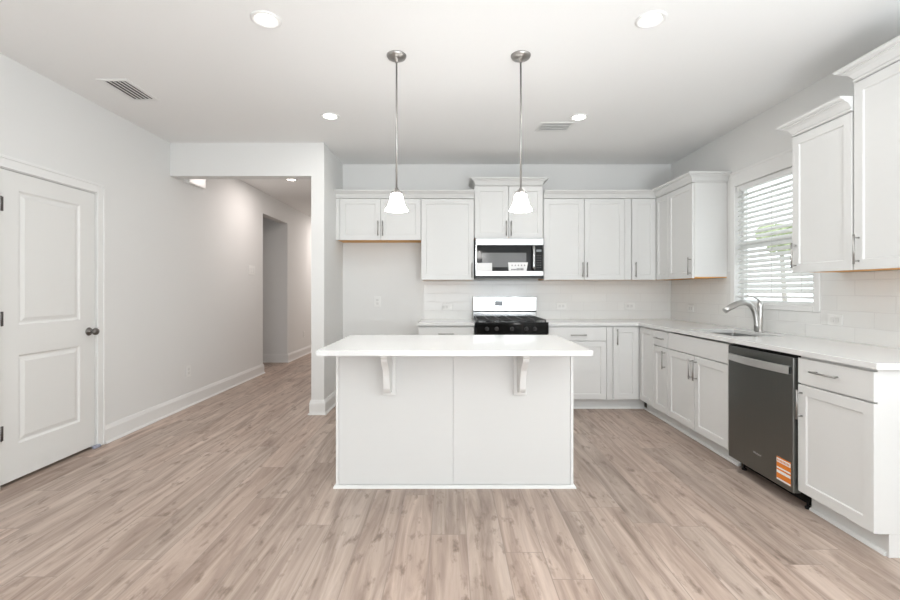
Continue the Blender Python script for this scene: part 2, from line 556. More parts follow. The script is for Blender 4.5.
def rim(x0, x1, z0, z1):
    v = [bm.verts.new(p) for p in ((x0, 0.003, z0), (x1, 0.003, z1), (x1, 0.014, z1), (x0, 0.014, z0))]
    bm.faces.new(v)
rim(us[0], us[-1], DH0, DH0); rim(us[0], us[-1], DH1, DH1)
rim(us[0], us[0], DH0, DH1); rim(us[-1], us[-1], DH0, DH1)
leaf = obj('door_leaf', bm, M_door, d1)
M_hinge = mat('dark_nickel_hinge', (0.14, 0.135, 0.13), 0.4, metal=1)
for z in (0.341, 1.054, 1.77):
    bm = bmesh.new()
    tube(bm, [(0.0, -0.006, z - 0.045), (0.0, -0.006, z + 0.045)], 0.0065, 10)
    box(bm, 0.0, 0.022, -0.001, 0.003, z - 0.045, z + 0.045)
    obj('hinge', bm, M_hinge, d1)
bm = bmesh.new()
R_ = Matrix.Translation((0.693, 0.003, 0.915)) @ Matrix.Rotation(PI / 2, 4, 'X')
lathe(bm, [(0, 0), (0.032, 0), (0.032, 0.004), (0.026, 0.010), (0.012, 0.012), (0.011, 0.030), (0.018, 0.036), (0.027, 0.046), (0.028, 0.056), (0.022, 0.066), (0, 0.070)], 28, R_)
obj('door_knob', bm, mat('satin_nickel_knob', (0.19, 0.18, 0.17), 0.3, metal=1), d1)
bm = bmesh.new()
def casing_leg(x0, x1, z0, z1):
    box(bm, x0, x1, -0.014, 0.0, z0, z1, 0.003)
casing_leg(0.762, 0.833, 0, 2.062); casing_leg(-0.079, -0.008, 0, 2.062)
box(bm, -0.0085, 0.7625, -0.014, 0.0, 1.996, 2.062, 0.003)
box(bm, 0.817, 0.835, -0.020, 0.0, 0, 2.07, 0.003); box(bm, -0.081, -0.063, -0.020, 0, 0, 2.07, 0.003)
box(bm, -0.081, 0.835, -0.020, 0.0, 2.052, 2.072, 0.003)
obj('door_casing', bm, M_trim, d1)
bm = bmesh.new()
box(bm, -0.007, 0.001, 0.0, 0.12, 0, 2.003); box(bm, 0.757, 0.768, 0.0, 0.12, 0, 2.003); box(bm, 0.001, 0.757, 0.0, 0.12, 1.992, 2.003)
box(bm, 0.0, 0.76, 0.042, 0.055, 1.975, 1.992)
obj('door_jamb', bm, M_trim, d1)
tp = tag(obj('masking_tape', B(XL + 0.001, XL + 0.028, 3.515, 3.575, 0.0, 0.022, bev=0.004), M_tape),
         'small blue grey scrap of tape at the foot of the white door', 'tape')

# ------------------------------------------------------------------ window_1 on the right wall
w1 = bpy.data.objects.new('window_1', None); C.objects.link(w1); w1.location = (XR, 4.085, 1.12); w1.rotation_euler = (0, 0, -PI / 2); w1['kind'] = 'structure'
WW, WH = 0.885, 1.046
bm = bmesh.new()
box(bm, -0.058, 0.0, -0.016, 0.0, -0.042, WH + 0.13, 0.003); box(bm, WW, WW + 0.058, -0.016, 0, -0.042, WH + 0.13, 0.003)
box(bm, -0.0005, WW + 0.0005, -0.016, 0.0, WH, WH + 0.115, 0.003)
box(bm, -0.062, WW + 0.062, -0.022, 0.0, WH + 0.11, WH + 0.132, 0.003)
obj('window_casing', bm, M_trim, w1)
bm = bmesh.new()
box(bm, -0.0005, WW + 0.0005, -0.018, 0.0, -0.042, 0.0, 0.003)
box(bm, 0.0, WW, 0.0, 0.0555, -0.001, 0.012)
obj('window_sill', bm, M_trim, w1)
bm = bmesh.new()
box(bm, 0, 0.024, 0.056, 0.092, 0.012, WH); box(bm, WW - 0.024, WW, 0.056, 0.092, 0.012, WH)
box(bm, 0.024, WW - 0.024, 0.056, 0.092, WH - 0.03, WH); box(bm, 0.024, WW - 0.024, 0.056, 0.092, 0.012, 0.026)
box(bm, 0.024, WW - 0.024, 0.060, 0.088, 0.50, 0.54)
obj('sash_frame', bm, M_vinyl, w1)
obj('pane', B(0.024, WW - 0.024, 0.070, 0.073, 0.026, 0.50), M_pane, w1)
obj('pane', B(0.024, WW - 0.024, 0.074, 0.077, 0.54, WH - 0.03), M_pane, w1)

bl = thing('window_blind', 'white horizontal slat blind lowered in the window above the sink', 'blind', (XR, 4.085, 1.12), -PI / 2)
bm = bmesh.new()
tilt = math.radians(42)
z = 0.105; ns = 0
while z < WH - 0.06:
    t = bmesh.new()
    prof = []
    for k in range(5):
        s = -0.025 + 0.0125 * k
        prof.append((s, 0.0022 * math.cos(s / 0.025 * PI / 2)))
    top = [(a, b_ + 0.0025) for a, b_ in prof][::-1]
    loop = prof + top
    for side in (0.008, WW - 0.008):
        pass
    r0 = [t.verts.new((0.008, a, b_)) for a, b_ in loop]; r1 = [t.verts.new((WW - 0.008, a, b_)) for a, b_ in loop]
    for k in range(len(loop)):
        t.faces.new((r0[k], r0[(k + 1) % len(loop)], r1[(k + 1) % len(loop)], r1[k]))
    t.faces.new(r0); t.faces.new(r1)
    bmesh.ops.recalc_face_normals(t, faces=t.faces)
    merge(bm, t, Matrix.Translation((0, 0.027, z)) @ Matrix.Rotation(tilt, 4, 'X'))
    z += 0.0425
obj('slats', bm, M_blind, bl)
obj('valance', B(0.004, WW - 0.004, 0.002, 0.055, WH - 0.045, WH - 0.001, bev=0.003), M_vinyl, bl)
obj('bottom_rail', B(0.006, WW - 0.006, 0.008, 0.046, 0.050, 0.068, bev=0.003), M_vinyl, bl)
for x in (0.13, WW / 2, WW - 0.13):
    bm = bmesh.new()
    box(bm, x, x + 0.002, 0.005, 0.007, 0.068, WH - 0.046); box(bm, x, x + 0.002, 0.0475, 0.0495, 0.068, WH - 0.046)
    obj('ladder_cord', bm, M_slot, bl)
bm = bmesh.new(); tube(bm, [(0.06, -0.004, WH - 0.03), (0.06, -0.004, 0.60)], 0.0035, 8)
obj('tilt_wand', bm, M_slot, bl)

# ------------------------------------------------------------------ outside the window
bm = bmesh.new(); box(bm, 2.75, 16, -4, 20, -0.3, -0.2)
struct('ground', bm, M_grass)
M_bark = mat('pale_bark', (0.45, 0.42, 0.38), 0.85, var=0.2)
tr = thing('tree', 'leafy green tree outside seen through the blind slats', 'tree', (6.75, 9.2, -0.2))
bm = bmesh.new(); tube(bm, [(0, 0, 0), (0.05, 0, 1.2), (0, 0.05, 2.6)], [0.05, 0.045, 0.04], 10)
obj('trunk', bm, M_bark, tr)
bm = bmesh.new()
for i in range(34):
    a, r, h = random.random() * 2 * PI, random.random() * 0.38, 2.38 + random.random() * 0.25
    bmesh.ops.create_icosphere(bm, subdivisions=2, radius=0.09 + random.random() * 0.09,
                               matrix=Matrix.Translation((r * math.cos(a), r * math.sin(a), h)) @ Matrix.Rotation(random.random() * 3, 4, 'Y'))
for v in bm.verts:
    v.co += Vector((random.uniform(-1, 1), random.uniform(-1, 1), random.uniform(-1, 1))) * 0.06
obj('foliage', bm, M_leaf, tr)

# ------------------------------------------------------------------ cabinets (local frame: front at y = 0, x = width, y = depth)
def pull_bm(vertical, cx, cz, L=0.163):
    bm = bmesh.new(); h = L / 2; s = 0.064
    if vertical:
        tube(bm, [(cx, -0.050, cz - h), (cx, -0.050, cz + h)], 0.0052, 10)
        for q in (-s, s):
            tube(bm, [(cx, -0.0205, cz + q), (cx, -0.050, cz + q)], 0.0042, 8)
    else:
        tube(bm, [(cx - h, -0.050, cz), (cx + h, -0.050, cz)], 0.0052, 10)
        for q in (-s, s):
            tube(bm, [(cx + q, -0.0205, cz), (cx + q, -0.050, cz)], 0.0042, 8)
    return bm

def front(parent, kind, x0, x1, z0, z1, pull=None):
    """kind door / drawer / panel. pull = ('v'|'h', x, z)"""
    bm = bmesh.new()
    if kind == 'drawer':
        rings = [(0, 0.0195), (0, 0.002), (0.002, 0)]
    else:
        w = 0.055 if (x1 - x0) > 0.2 else 0.045
        rings = [(0, 0.0195), (0, 0.0015), (0.0015, 0), (w, 0), (w + 0.0045, 0.008)]
    rect_loft(bm, x0, x1, z0, z1, rings, -0.020)
    bmesh.ops.recalc_face_normals(bm, faces=bm.faces)
    d = obj({'door': 'door', 'drawer': 'drawer_front', 'panel': 'filler_panel'}[kind], bm, M_cab, parent)
    if pull:
        obj('handle', pull_bm(pull[0] == 'v', pull[1], pull[2]), M_nickel, d)
    return d

UD = 0.301
def upper(label, x, y, rz, w, z0, z1, fronts, filler=None, depth=UD):
    t = thing('wall_cabinet', label, 'cabinet', (x, y, z0), rz, 'white upper cabinets')
    H = z1 - z0
    obj('carcass', B(0, w, 0, depth, 0.012, H, bev=0.001), M_cab, t)
    obj('underside', B(0.004, w - 0.004, 0.004, depth - 0.002, 0.004, 0.012), M_ply, t)
    if filler:
        obj('filler_strip', B(filler[0], filler[1], -0.018, 0, 0.0, H, bev=0.001), M_cab, t)
    for f in fronts:
        k, a, b_ = f[0], f[1], f[2]
        front(t, k, a, b_, 0.0, H - 0.003, f[3] if len(f) > 3 else None)
    return t

YF = 4.975   # carcass front plane of back uppers
UT = 2.237
x0 = HX1 - 0.0
upper('short two-door white cabinet above the empty fridge alcove', x0 + 0.001, YF, 0, 0.931, 1.7835, UT,
      [('door', 0.046, 0.486, ('v', 0.464, 0.125)), ('door', 0.491, 0.928, ('v', 0.514, 0.125))], filler=(0.0, 0.042))
upper('white single-door wall cabinet left of the microwave', -0.317, YF, 0, 0.580, 1.346, UT,
      [('door', 0.004, 0.577, ('v', 0.556, 0.105))])
upper('taller two-door white cabinet directly above the microwave', 0.266, YF, 0, 0.753, 1.803, 2.375,
      [('door', 0.006, 0.370, ('v', 0.348, 0.105)), ('door', 0.378, 0.748, ('v', 0.401, 0.105))])
upper('white two-door wall cabinet right of the microwave', 1.022, YF, 0, 0.963, 1.346, UT,
      [('door', 0.006, 0.443, ('v', 0.424, 0.112)), ('door', 0.450, 0.888, ('v', 0.474, 0.112))], filler=(0.891, 0.962))
upper('narrow one-door white wall cabinet in the back right corner', 1.988, YF, 0, 0.582, 1.346, UT,
      [('door', 0.003, 0.262, ('v', 0.037, 0.112))])
XF = 2.274   # carcass front plane of right uppers
upper('white corner wall cabinet left of the window, its end panel facing the room', XF, YF - 0.022, -PI / 2, 0.744, 1.346, UT,
      [('panel', 0.0, 0.266), ('door', 0.272, 0.738, ('v', 0.716, 0.112))])
upper('white wall cabinet right of the window, lower of the two there', XF, 2.986, -PI / 2, 0.449, 1.346, UT,
      [('door', 0.002, 0.446, ('v', 0.036, 0.112))])
upper('tall white wall cabinet at the right edge, higher than its neighbour', XF, 2.532, -PI / 2, 0.452, 1.346, 2.387,
      [('door', 0.003, 0.450, ('v', 0.036, 0.112))])

CP = [(-0.019, 0), (0.006, 0), (0.012, 0.003), (0.012, 0.013), (0.004, 0.015), (0.010, 0.018), (0.016, 0.030), (0.025, 0.044), (0.040, 0.054), (0.048, 0.056), (0.048, 0.063),
      (0.058, 0.064), (0.066, 0.068), (0.070, 0.074), (0.070, 0.082), (-0.019, 0.082)]
def crown(label, path, z0):
    bm = bmesh.new(); sweep(bm, path, [(a, b_ + z0) for a, b_ in CP])
    return tag(obj('crown_molding', bm, M_cab), label, 'molding', 'white crown moldings on the upper cabinets')
YC, XC = 4.955, 2.254
crown('straight white crown molding over the alcove and single-door cabinets', [(HX1 + 0.002, YC), (0.264, YC)], UT + 0.001)
crown('raised white crown molding on top of the cabinet above the microwave', [(0.285, 5.278), (0.285, YC), (1.003, YC), (1.003, 5.278)], 2.376)
crown('long white crown molding turning the back right corner', [(1.024, YC), (XC, YC), (XC, 4.208), (2.577, 4.208)], UT + 0.001)
crown('white crown molding on the lower cabinet right of the window', [(2.577, 2.967), (XC, 2.967), (XC, 2.536)], UT + 0.001)
crown('white crown molding on the tall cabinet at the right edge', [(2.577, 2.513), (XC, 2.513), (XC, 2.099), (2.577, 2.099)], 2.388)

def base(label, x, y, rz, w, fronts, depth=0.601, filler=None, end=False, open_top=False, toe_ext=0.0):
    t = thing('base_cabinet', label, 'cabinet', (x, y, 0), rz, 'white base cabinets')
    T0, T1 = 0.108, 0.868
    if open_top:
        bm = bmesh.new()
        box(bm, 0, 0.018, 0, depth, T0, T1); box(bm, w - 0.018, w, 0, depth, T0, T1)
        box(bm, 0.018, w - 0.018, 0, depth, T0, T0 + 0.018)
        box(bm, 0.018, w - 0.018, 0, 0.018, T0 + 0.018, 0.855)
        box(bm, 0.018, w - 0.018, depth - 0.01, depth, T0 + 0.018, T1)
        obj('carcass', bm, M_cab, t)
    else:
        obj('carcass', B(0, w, 0, depth, T0, T1, bev=0.001), M_cab, t)
    bm = bmesh.new()
    box(bm, 0, w - (0.012 if end else 0) + toe_ext, 0.060, 0.072, 0.0, T0)
    if end:
        box(bm, w - 0.012, w, 0.052, depth, 0.0, T0)
    obj('toe_kick', bm, M_cab, t)
    if filler:
        obj('filler_strip', B(filler[0], filler[1], -0.018, 0, T0, T1 - 0.012, bev=0.001), M_cab, t)
    for f in fronts:
        front(t, *f)
    return t

DR0, DR1, D0, D1 = 0.716, 0.855, 0.112, 0.708
base('white base cabinet left of the range, beside the fridge alcove', -0.330, 4.67, 0, 0.582,
     [('drawer', 0.004, 0.578, DR0, DR1, ('h', 0.29, 0.787)), ('door', 0.004, 0.578, D0, D1, ('v', 0.545, 0.60))])
base('white base cabinet with one drawer and door right of the range', 1.006, 4.67, 0, 0.657,
     [('drawer', 0.006, 0.600, DR0, DR1, ('h', 0.308, 0.775)), ('door', 0.006, 0.600, D0, D1, ('v', 0.036, 0.60))], filler=(0.604, 0.656))
base('narrow full-height-door white base cabinet in the back corner', 1.664, 4.67, 0, 0.304,
     [('door', 0.014, 0.268, D0, DR1, ('v', 0.048, 0.755))], toe_ext=0.0615)
XB = 1.969
base('narrow white base cabinet with plain full-height front, first from the corner', XB + 0.0, 4.668, -PI / 2, 0.331,
     [('door', 0.022, 0.328, D0, DR1)])
base('slim white base cabinet with small drawer left of the sink cabinet', XB, 4.335, -PI / 2, 0.277,
     [('drawer', 0.003, 0.273, DR0, DR1, ('h', 0.138, 0.787)), ('door', 0.003, 0.273, D0, D1, ('v', 0.232, 0.60))])
base('wide white two-door base cabinet under the sink', XB, 4.056, -PI / 2, 0.884,
     [('drawer', 0.003, 0.880, DR0, DR1), ('door', 0.003, 0.440, D0, D1, ('v', 0.410, 0.60)), ('door', 0.446, 0.880, D0, D1, ('v', 0.476, 0.60))], open_top=True)
base('white base cabinet at the near end, right of the dishwasher', XB, 2.541, -PI / 2, 0.456,
     [('drawer', 0.003, 0.458, DR0, DR1, ('h', 0.20, 0.795)), ('door', 0.003, 0.458, D0, D1, ('v', 0.034, 0.60))], end=True)

# shoe moulding along the toe kicks
SP = [(0, 0), (0.016, 0), (0.014, 0.010), (0.008, 0.016), (0, 0.018)]
def shoe(name, path):
    b = bmesh.new(); sweep(b, path, SP); struct(name, b, M_trim)
shoe('trim_1', [(1.008, 4.729), (XB + 0.060, 4.729), (XB + 0.060, 3.172)])
shoe('trim_2', [(XB + 0.060, 2.540), (XB + 0.060, 2.10)])

# ------------------------------------------------------------------ worktops
bm = bmesh.new()
grid_solid(bm, [1.006, 1.935, 2.05, 2.42, 2.5705], [2.054, 3.27, 3.86, 4.635, 5.2715],
           lambda x, y: (y > 4.635 or x > 1.935) and not (2.05 < x < 2.42 and 3.27 < y < 3.86),
           0.870, 0.900, lambda u, v, d: (u, v, d))
tag(obj('countertop', bm, M_quartz, bevel=0.002), 'white quartz L-shaped worktop with the sink cut into it', 'countertop')
tag(obj('countertop', B(-0.335, 0.253, 4.635, 5.2715, 0.870, 0.900, bev=0.002), M_quartz),
    'short white quartz worktop left of the range', 'countertop')
tag(obj('countertop', B(-0.737, 0.786, 2.487, 3.372, 0.870, 0.900, bev=0.002), M_quartz),
    'large white quartz slab on top of the island', 'countertop')

# ------------------------------------------------------------------ island
isl = thing('kitchen_island', 'white panelled kitchen island with two corbels in the middle of the floor', 'island', (0.029, 2.83, 0))
obj('body', B(-0.741, 0.741, 0.006, 0.515, 0.0, 0.869), M_cab, isl)
for a, b_ in ((-0.722, -0.011), (-0.008, 0.722)):
    obj('back_panel', B(a, b_, 0.001, 0.006, 0.018, 0.869, bev=0.0008), M_cab, isl)
for a, b_ in ((-0.741, -0.724), (0.724, 0.741)):
    obj('corner_batten', B(a, b_, -0.004, 0.006, 0.0, 0.869, bev=0.001), M_trim, isl)
bm = bmesh.new()
sweep(bm, [(-0.741, 0.515), (-0.741, -0.004), (0.741, -0.004), (0.741, 0.515)][::1], [(a * 0.9, b_) for a, b_ in SP])
obj('shoe_molding', bm, M_trim, isl)
# kitchen side of the island (doors facing the range)
for a, b_ in ((-0.735, -0.372), (-0.368, -0.002), (0.002, 0.368), (0.372, 0.735)):
    bm = bmesh.new()
    rect_loft(bm, a, b_, 0.112, 0.86, [(0, 0.0195), (0, 0.0015), (0.0015, 0), (0.055, 0), (0.061, 0.008)], 0)
    bmesh.ops.transform(bm, matrix=Matrix.Translation((0, 0.535, 0)) @ Matrix.Rotation(PI, 4, 'Z'), verts=bm.verts)
    d = obj('door', bm, M_cab, isl)
    bm = pull_bm(True, (a + b_) / 2 + 0.13, 0.74)
    bmesh.ops.transform(bm, matrix=Matrix.Translation((0, 0.515, 0)) @ Matrix.Rotation(PI, 4, 'Z'), verts=bm.verts)
    obj('handle', bm, M_nickel, d)
CPR = [(0, 0), (0.235, 0), (0.237, -0.022), (0.226, -0.030), (0.222, -0.045), (0.205, -0.062), (0.175, -0.085), (0.150, -0.112), (0.134, -0.14),
       (0.124, -0.17), (0.116, -0.20), (0.108, -0.225), (0.092, -0.245), (0.070, -0.258), (0.045, -0.264), (0.02, -0.266), (0, -0.266)]
for cx in (-0.407, 0.407):
    bm = bmesh.new()
    box(bm, cx - 0.042, cx + 0.042, -0.013, 0.001, 0.580, 0.869, 0.003)
    r0 = [bm.verts.new((cx - 0.018, -0.013 - d_, 0.869 + z_)) for d_, z_ in CPR]
    r1 = [bm.verts.new((cx + 0.018, -0.013 - d_, 0.869 + z_)) for d_, z_ in CPR]
    k = len(CPR)
    for i in range(k):
        bm.faces.new((r0[i], r0[(i + 1) % k], r1[(i + 1) % k], r1[i]))
    bm.faces.new(r0); bm.faces.new(r1[::-1])
    box(bm, cx - 0.026, cx + 0.026, -0.262, -0.013, 0.856, 0.869, 0.002)
    bmesh.ops.recalc_face_normals(bm, faces=bm.faces)
    obj('corbel', bm, M_trim, isl)

# ------------------------------------------------------------------ sink and faucet
sk = thing('kitchen_sink', 'stainless undermount sink set in the worktop below the window', 'sink', (2.235, 3.565, 0.66))
bm = bmesh.new()
hx, hy = 0.185, 0.295
t_ = 0.0
rings = []
def rrect(hx, hy, r, z, n=5):
    pts = []
    for cx, cy, a0 in ((hx - r, hy - r, 0), (-(hx - r), hy - r, PI / 2), (-(hx - r), -(hy - r), PI), (hx - r, -(hy - r), 1.5 * PI)):
        for k in range(n + 1):
            a = a0 + PI / 2 * k / n
            pts.append((cx + r * math.cos(a), cy + r * math.sin(a), z))
    return pts
prev = None; first = None
for hx_, hy_, r, z in ((0.195, 0.305, 0.03, 0.2085), (0.195, 0.305, 0.03, 0.200), (0.190, 0.300, 0.03, 0.0), (0.185, 0.295, 0.03, -0.001)):
    pass
seq = [(0.196, 0.306, 0.03, 0.2085), (0.186, 0.296, 0.03, 0.2085), (0.184, 0.294, 0.03, 0.02), (0.165, 0.275, 0.03, 0.003), (0.05, 0.05, 0.03, 0.0)]
outer = [(0.05, 0.05, 0.03, -0.003), (0.168, 0.278, 0.03, -0.001), (0.188, 0.298, 0.03, 0.018), (0.190, 0.300, 0.03, 0.205), (0.196, 0.306, 0.03, 0.205)]
R = [[bm.verts.new(p) for p in rrect(*q)] for q in seq + outer]
for a, b_ in zip(R, R[1:] + R[:1]):
    for i in range(len(a)):
        j = (i + 1) % len(a)
        f = bm.faces.new((a[i], a[j], b_[j], b_[i]))
bm.faces.new(R[4]); bm.faces.new(R[5])
bmesh.ops.recalc_face_normals(bm, faces=bm.faces)
obj('bowl', bm, M_sinksteel, sk)
bm = bmesh.new(); lathe(bm, [(0, 0.004), (0.03, 0.004), (0.043, 0.006), (0.045, 0.001), (0, 0.001)], 24)
obj('drain', bm, M_chrome, sk)

fc = thing('faucet', 'arched brushed nickel faucet standing behind the sink', 'faucet', (2.475, 3.615, 0.90))
bm = bmesh.new(); lathe(bm, [(0, 0), (0.024, 0), (0.024, 0.006), (0.0195, 0.010), (0.0195, 0.19), (0.021, 0.20), (0.021, 0.225), (0.016, 0.238), (0, 0.243)], 24)
obj('faucet_body', bm, M_chrome, fc)
sp = []
for k in range(17):
    a = k / 16
    # from body, arching toward -X
    P0, P1, P2, P3 = Vector((-0.028, 0, 0.004)), Vector((-0.026, 0, 0.275)), Vector((-0.125, 0, 0.275)), Vector((-0.285, 0, 0.168))
    sp.append(P0 * (1 - a) ** 3 + P1 * 3 * a * (1 - a) ** 2 + P2 * 3 * a * a * (1 - a) + P3 * a ** 3)
bm = bmesh.new(); tube(bm, sp, [0.0195 + (0.005 * k / 16 if k < 15 else 0.003) for k in range(17)], 16)
obj('spout', bm, M_chrome, fc)
bm = bmesh.new(); tube(bm, [(0.0, 0, 0.232), (-0.015, 0, 0.258), (-0.05, 0, 0.280), (-0.105, 0, 0.292)], [0.014, 0.012, 0.009, 0.006], 12, flat=0.6)
obj('lever', bm, M_chrome, fc)

# ------------------------------------------------------------------ dishwasher
dw = thing('dishwasher', 'dark stainless dishwasher with orange sticker between white base cabinets', 'dishwasher', (1.930, 3.140, 0), -PI / 2)
obj('tub', B(-0.020, 0.594, 0.046, 0.60, 0.10, 0.862), M_dark, dw)
dd = obj('door', B(0.0, 0.592, 0.0, 0.045, 0.088, 0.852, bev=0.004, seg=2), M_dsteel, dw)
obj('control_strip', B(0.002, 0.590, 0.006, 0.045, 0.8525, 0.860), M_black, dw)
bm = bmesh.new()
n = 14; loop = []
for k in range(n + 1):
    u = k / n; x = 0.020 + 0.556 * u
    loop.append((x, -0.013 - 0.024 * math.sin(PI * u)))
ring = []
for x, y in loop:
    ring.append([bm.verts.new((x, y + dy, z)) for dy, z in ((0.0, 0.757), (0.0, 0.798), (0.012, 0.802), (0.012, 0.753))])
for a, b_ in zip(ring, ring[1:]):
    for i in range(4):
        bm.faces.new((a[i], a[(i + 1) % 4], b_[(i + 1) % 4], b_[i]))
bm.faces.new(ring[0]); bm.faces.new(ring[-1])
box(bm, 0.020, 0.050, -0.013, -0.0002, 0.757, 0.798); box(bm, 0.546, 0.576, -0.013, -0.0002, 0.757, 0.798)
bmesh.ops.recalc_face_normals(bm, faces=bm.faces)
obj('handle', bm, mat('satin_steel_handle', (0.70, 0.70, 0.69), 0.42, metal=1, scale=(2, 2, 200)), dd)
obj('toe_panel', B(-0.018, 0.592, 0.115, 0.127, 0.012, 0.10), M_black, dw)
for x, y in ((0.03, 0.09), (0.585, 0.09), (0.03, 0.52), (0.585, 0.52)):
    bm = bmesh.new(); lathe(bm, [(0, 0), (0.016, 0), (0.016, 0.012), (0.007, 0.014), (0.007, 0.10), (0, 0.10)], 12, Matrix.Translation((x, y, 0)))
    obj('leveling_foot', bm, M_black, dw)
st = obj('sticker', B(0.464, 0.575, -0.0010, -0.0002, 0.120, 0.256), M_orange, dw)
st['label'] = 'orange sticker with white bars'
bm = bmesh.new()
for z0_, z1_, ins in ((0.224, 0.248, 0.001), (0.188, 0.197, 0.001), (0.162, 0.178, 0.001), (0.121, 0.131, 0.001)):
    box(bm, 0.464 + ins, 0.575 - ins, -0.0016, -0.0011, z0_, z1_)
obj('sticker_print', bm, M_paper, st)
bm = bmesh.new()
for k in range(9):
    box(bm, 0.471 + k * 0.011, 0.477 + k * 0.011, -0.0021, -0.0017, 0.230, 0.242)
obj('sticker_ink', bm, M_orange, st)
text_mesh('logo', 'Whirlpool', 0.0175, Matrix.Translation((0.295, -0.0006, 0.205)) @ Matrix.Rotation(PI / 2, 4, 'X'), M_logo, dw)

# ------------------------------------------------------------------ range
rg = thing('gas_range', 'black and stainless gas range against the tiled back wall', 'range', (0.259, 4.60, 0))
RW = 0.741
obj('body', B(0, RW, 0.03, 0.655, 0.05, 0.895), M_black, rg)
obj('base_skirt', B(0.02, RW - 0.02, 0.06, 0.62, 0.0, 0.05), M_black, rg)
od = obj('oven_door', B(0.004, RW - 0.004, 0.0, 0.03, 0.24, 0.785, bev=0.004), M_steel, rg)
obj('oven_window', B(0.10, RW - 0.10, -0.002, -0.0002, 0.36, 0.66), M_glass_black, od)
bm = bmesh.new(); tube(bm, [(0.05, -0.045, 0.745), (RW - 0.05, -0.045, 0.745)], 0.011, 14)
for x in (0.09, RW - 0.09):
    tube(bm, [(x, -0.0002, 0.745), (x, -0.045, 0.745)], 0.008, 10)
obj('oven_handle', bm, M_steel, od)
obj('storage_drawer', B(0.004, RW - 0.004, 0.0, 0.03, 0.06, 0.232, bev=0.004), M_steel, rg)
M_knob = mat('black_knob', (0.03, 0.03, 0.03), 0.35)
cpn = obj('control_panel', B(0.0, RW, -0.012, 0.03, 0.792, 0.895, bev=0.005, seg=2), M_glass_black, rg)
for x in (0.115, 0.215, 0.37, 0.515, 0.600):
    bm = bmesh.new()
    lathe(bm, [(0, 0), (0.021, 0), (0.020, 0.014), (0.017, 0.020), (0, 0.020)], 20, Matrix.Translation((x, -0.0125, 0.842)) @ Matrix.Rotation(PI / 2, 4, 'X'))
    box(bm, x - 0.003, x + 0.003, -0.040, -0.030, 0.825, 0.859, 0.001)
    obj('control_knob', bm, M_knob, rg)
ct = obj('cooktop', B(-0.002, RW + 0.002, -0.005, 0.60, 0.8955, 0.908, bev=0.004, seg=2), M_black, rg)
for x, y, r in ((0.16, 0.14, 0.045), (0.16, 0.43, 0.036), (RW / 2, 0.29, 0.05), (RW - 0.16, 0.14, 0.045), (RW - 0.16, 0.43, 0.036)):
    bm = bmesh.new(); lathe(bm, [(0, 0), (r, 0), (r, 0.008), (r * 0.8, 0.010), (r * 0.78, 0.016), (0, 0.017)], 24, Matrix.Translation((x, y, 0.9082)))
    obj('burner', bm, M_iron, rg)
for gx0, gx1 in ((0.02, 0.25), (0.256, 0.485), (0.491, RW - 0.02)):
    bm = bmesh.new(); z0_, z1_ = 0.926, 0.936
    for y in (0.02, 0.285, 0.545):
        box(bm, gx0, gx1, y, y + 0.012, z0_, z1_, 0.002)
    for x in (gx0, gx1 - 0.012):
        box(bm, x, x + 0.012, 0.02, 0.557, z0_, z1_, 0.002)
        for y in (0.02, 0.545):
            box(bm, x, x + 0.012, y, y + 0.012, 0.9082, z0_ + 0.001)
    cx = (gx0 + gx1) / 2
    box(bm, cx - 0.005, cx + 0.005, 0.02, 0.557, z0_, z1_, 0.002)
    for y in (0.14, 0.42):
        box(bm, gx0, gx1, y, y + 0.010, z0_, z1_, 0.002)
    obj('grate', bm, M_iron, rg)
bgd = obj('backguard', B(0.004, RW - 0.006, 0.59, 0.655, 0.994, 1.162, bev=0.005, seg=2), M_steel, rg)
obj('backguard_base', B(0.002, RW - 0.004, 0.602, 0.655, 0.909, 0.986, bev=0.003), mat('smoked_steel', (0.35, 0.35, 0.345), 0.12, metal=1), rg)
obj('backguard_gap', B(0.006, RW - 0.008, 0.606, 0.655, 0.9865, 0.9935), M_black, rg)
obj('display', B(0.255, 0.345, 0.588, 0.5898, 1.055, 1.110), M_glass_black, bgd)
bm = bmesh.new()
for k in range(3):
    for j in range(2):
        box(bm, 0.352 + k * 0.012, 0.360 + k * 0.012, 0.5885, 0.5898, 1.060 + j * 0.018, 1.070 + j * 0.018)
obj('button', bm, M_disp, bgd)

# ------------------------------------------------------------------ microwave
mw = thing('microwave', 'stainless over-the-range microwave mounted under the taller cabinet', 'microwave', (0.277, 4.90, 1.365))
MW = 0.735
def zz(y): return 1.231 + (290.5 - y) / 92.45 - 1.365
obj('case', B(0.002, MW - 0.002, 0.03, 0.370, 0.0, 0.430), M_black, mw)
obj('top_trim', B(0, MW, 0.0, 0.03, zz(245.2), 0.430, bev=0.002), M_steel, mw)
obj('bottom_trim', B(0, MW, 0.0, 0.03, 0.024, zz(271), bev=0.002), M_steel, mw)
obj('vent_grille', B(0.0, MW, 0.006, 0.03, 0.0, 0.023), M_black, mw)
dr = obj('door', B(0.012, 0.605, 0.002, 0.03, zz(271) + 0.001, zz(245.2) - 0.001, bev=0.001), M_glass_black, mw)
obj('side_trim', B(0.0, 0.0115, 0.0, 0.03, zz(271) + 0.0005, zz(245.2) - 0.0005), M_steel, mw)
obj('door_window', B(0.07, 0.548, 0.0005, 0.0018, zz(267.2), zz(252.8)), M_screen, dr)
bm = bmesh.new()
hp = [(0.625, -0.034 - 0.008 * math.sin(PI * k / 8), zz(270) + (zz(246) - zz(270)) * k / 8) for k in range(9)]
tube(bm, hp, 0.014, 12, flat=0.55)
for zt in (zz(268.5), zz(247.5)):
    tube(bm, [(0.625, 0.002, zt), (0.625, -0.034, zt)], 0.008, 8)
obj('door_handle', bm, M_steel, dr)
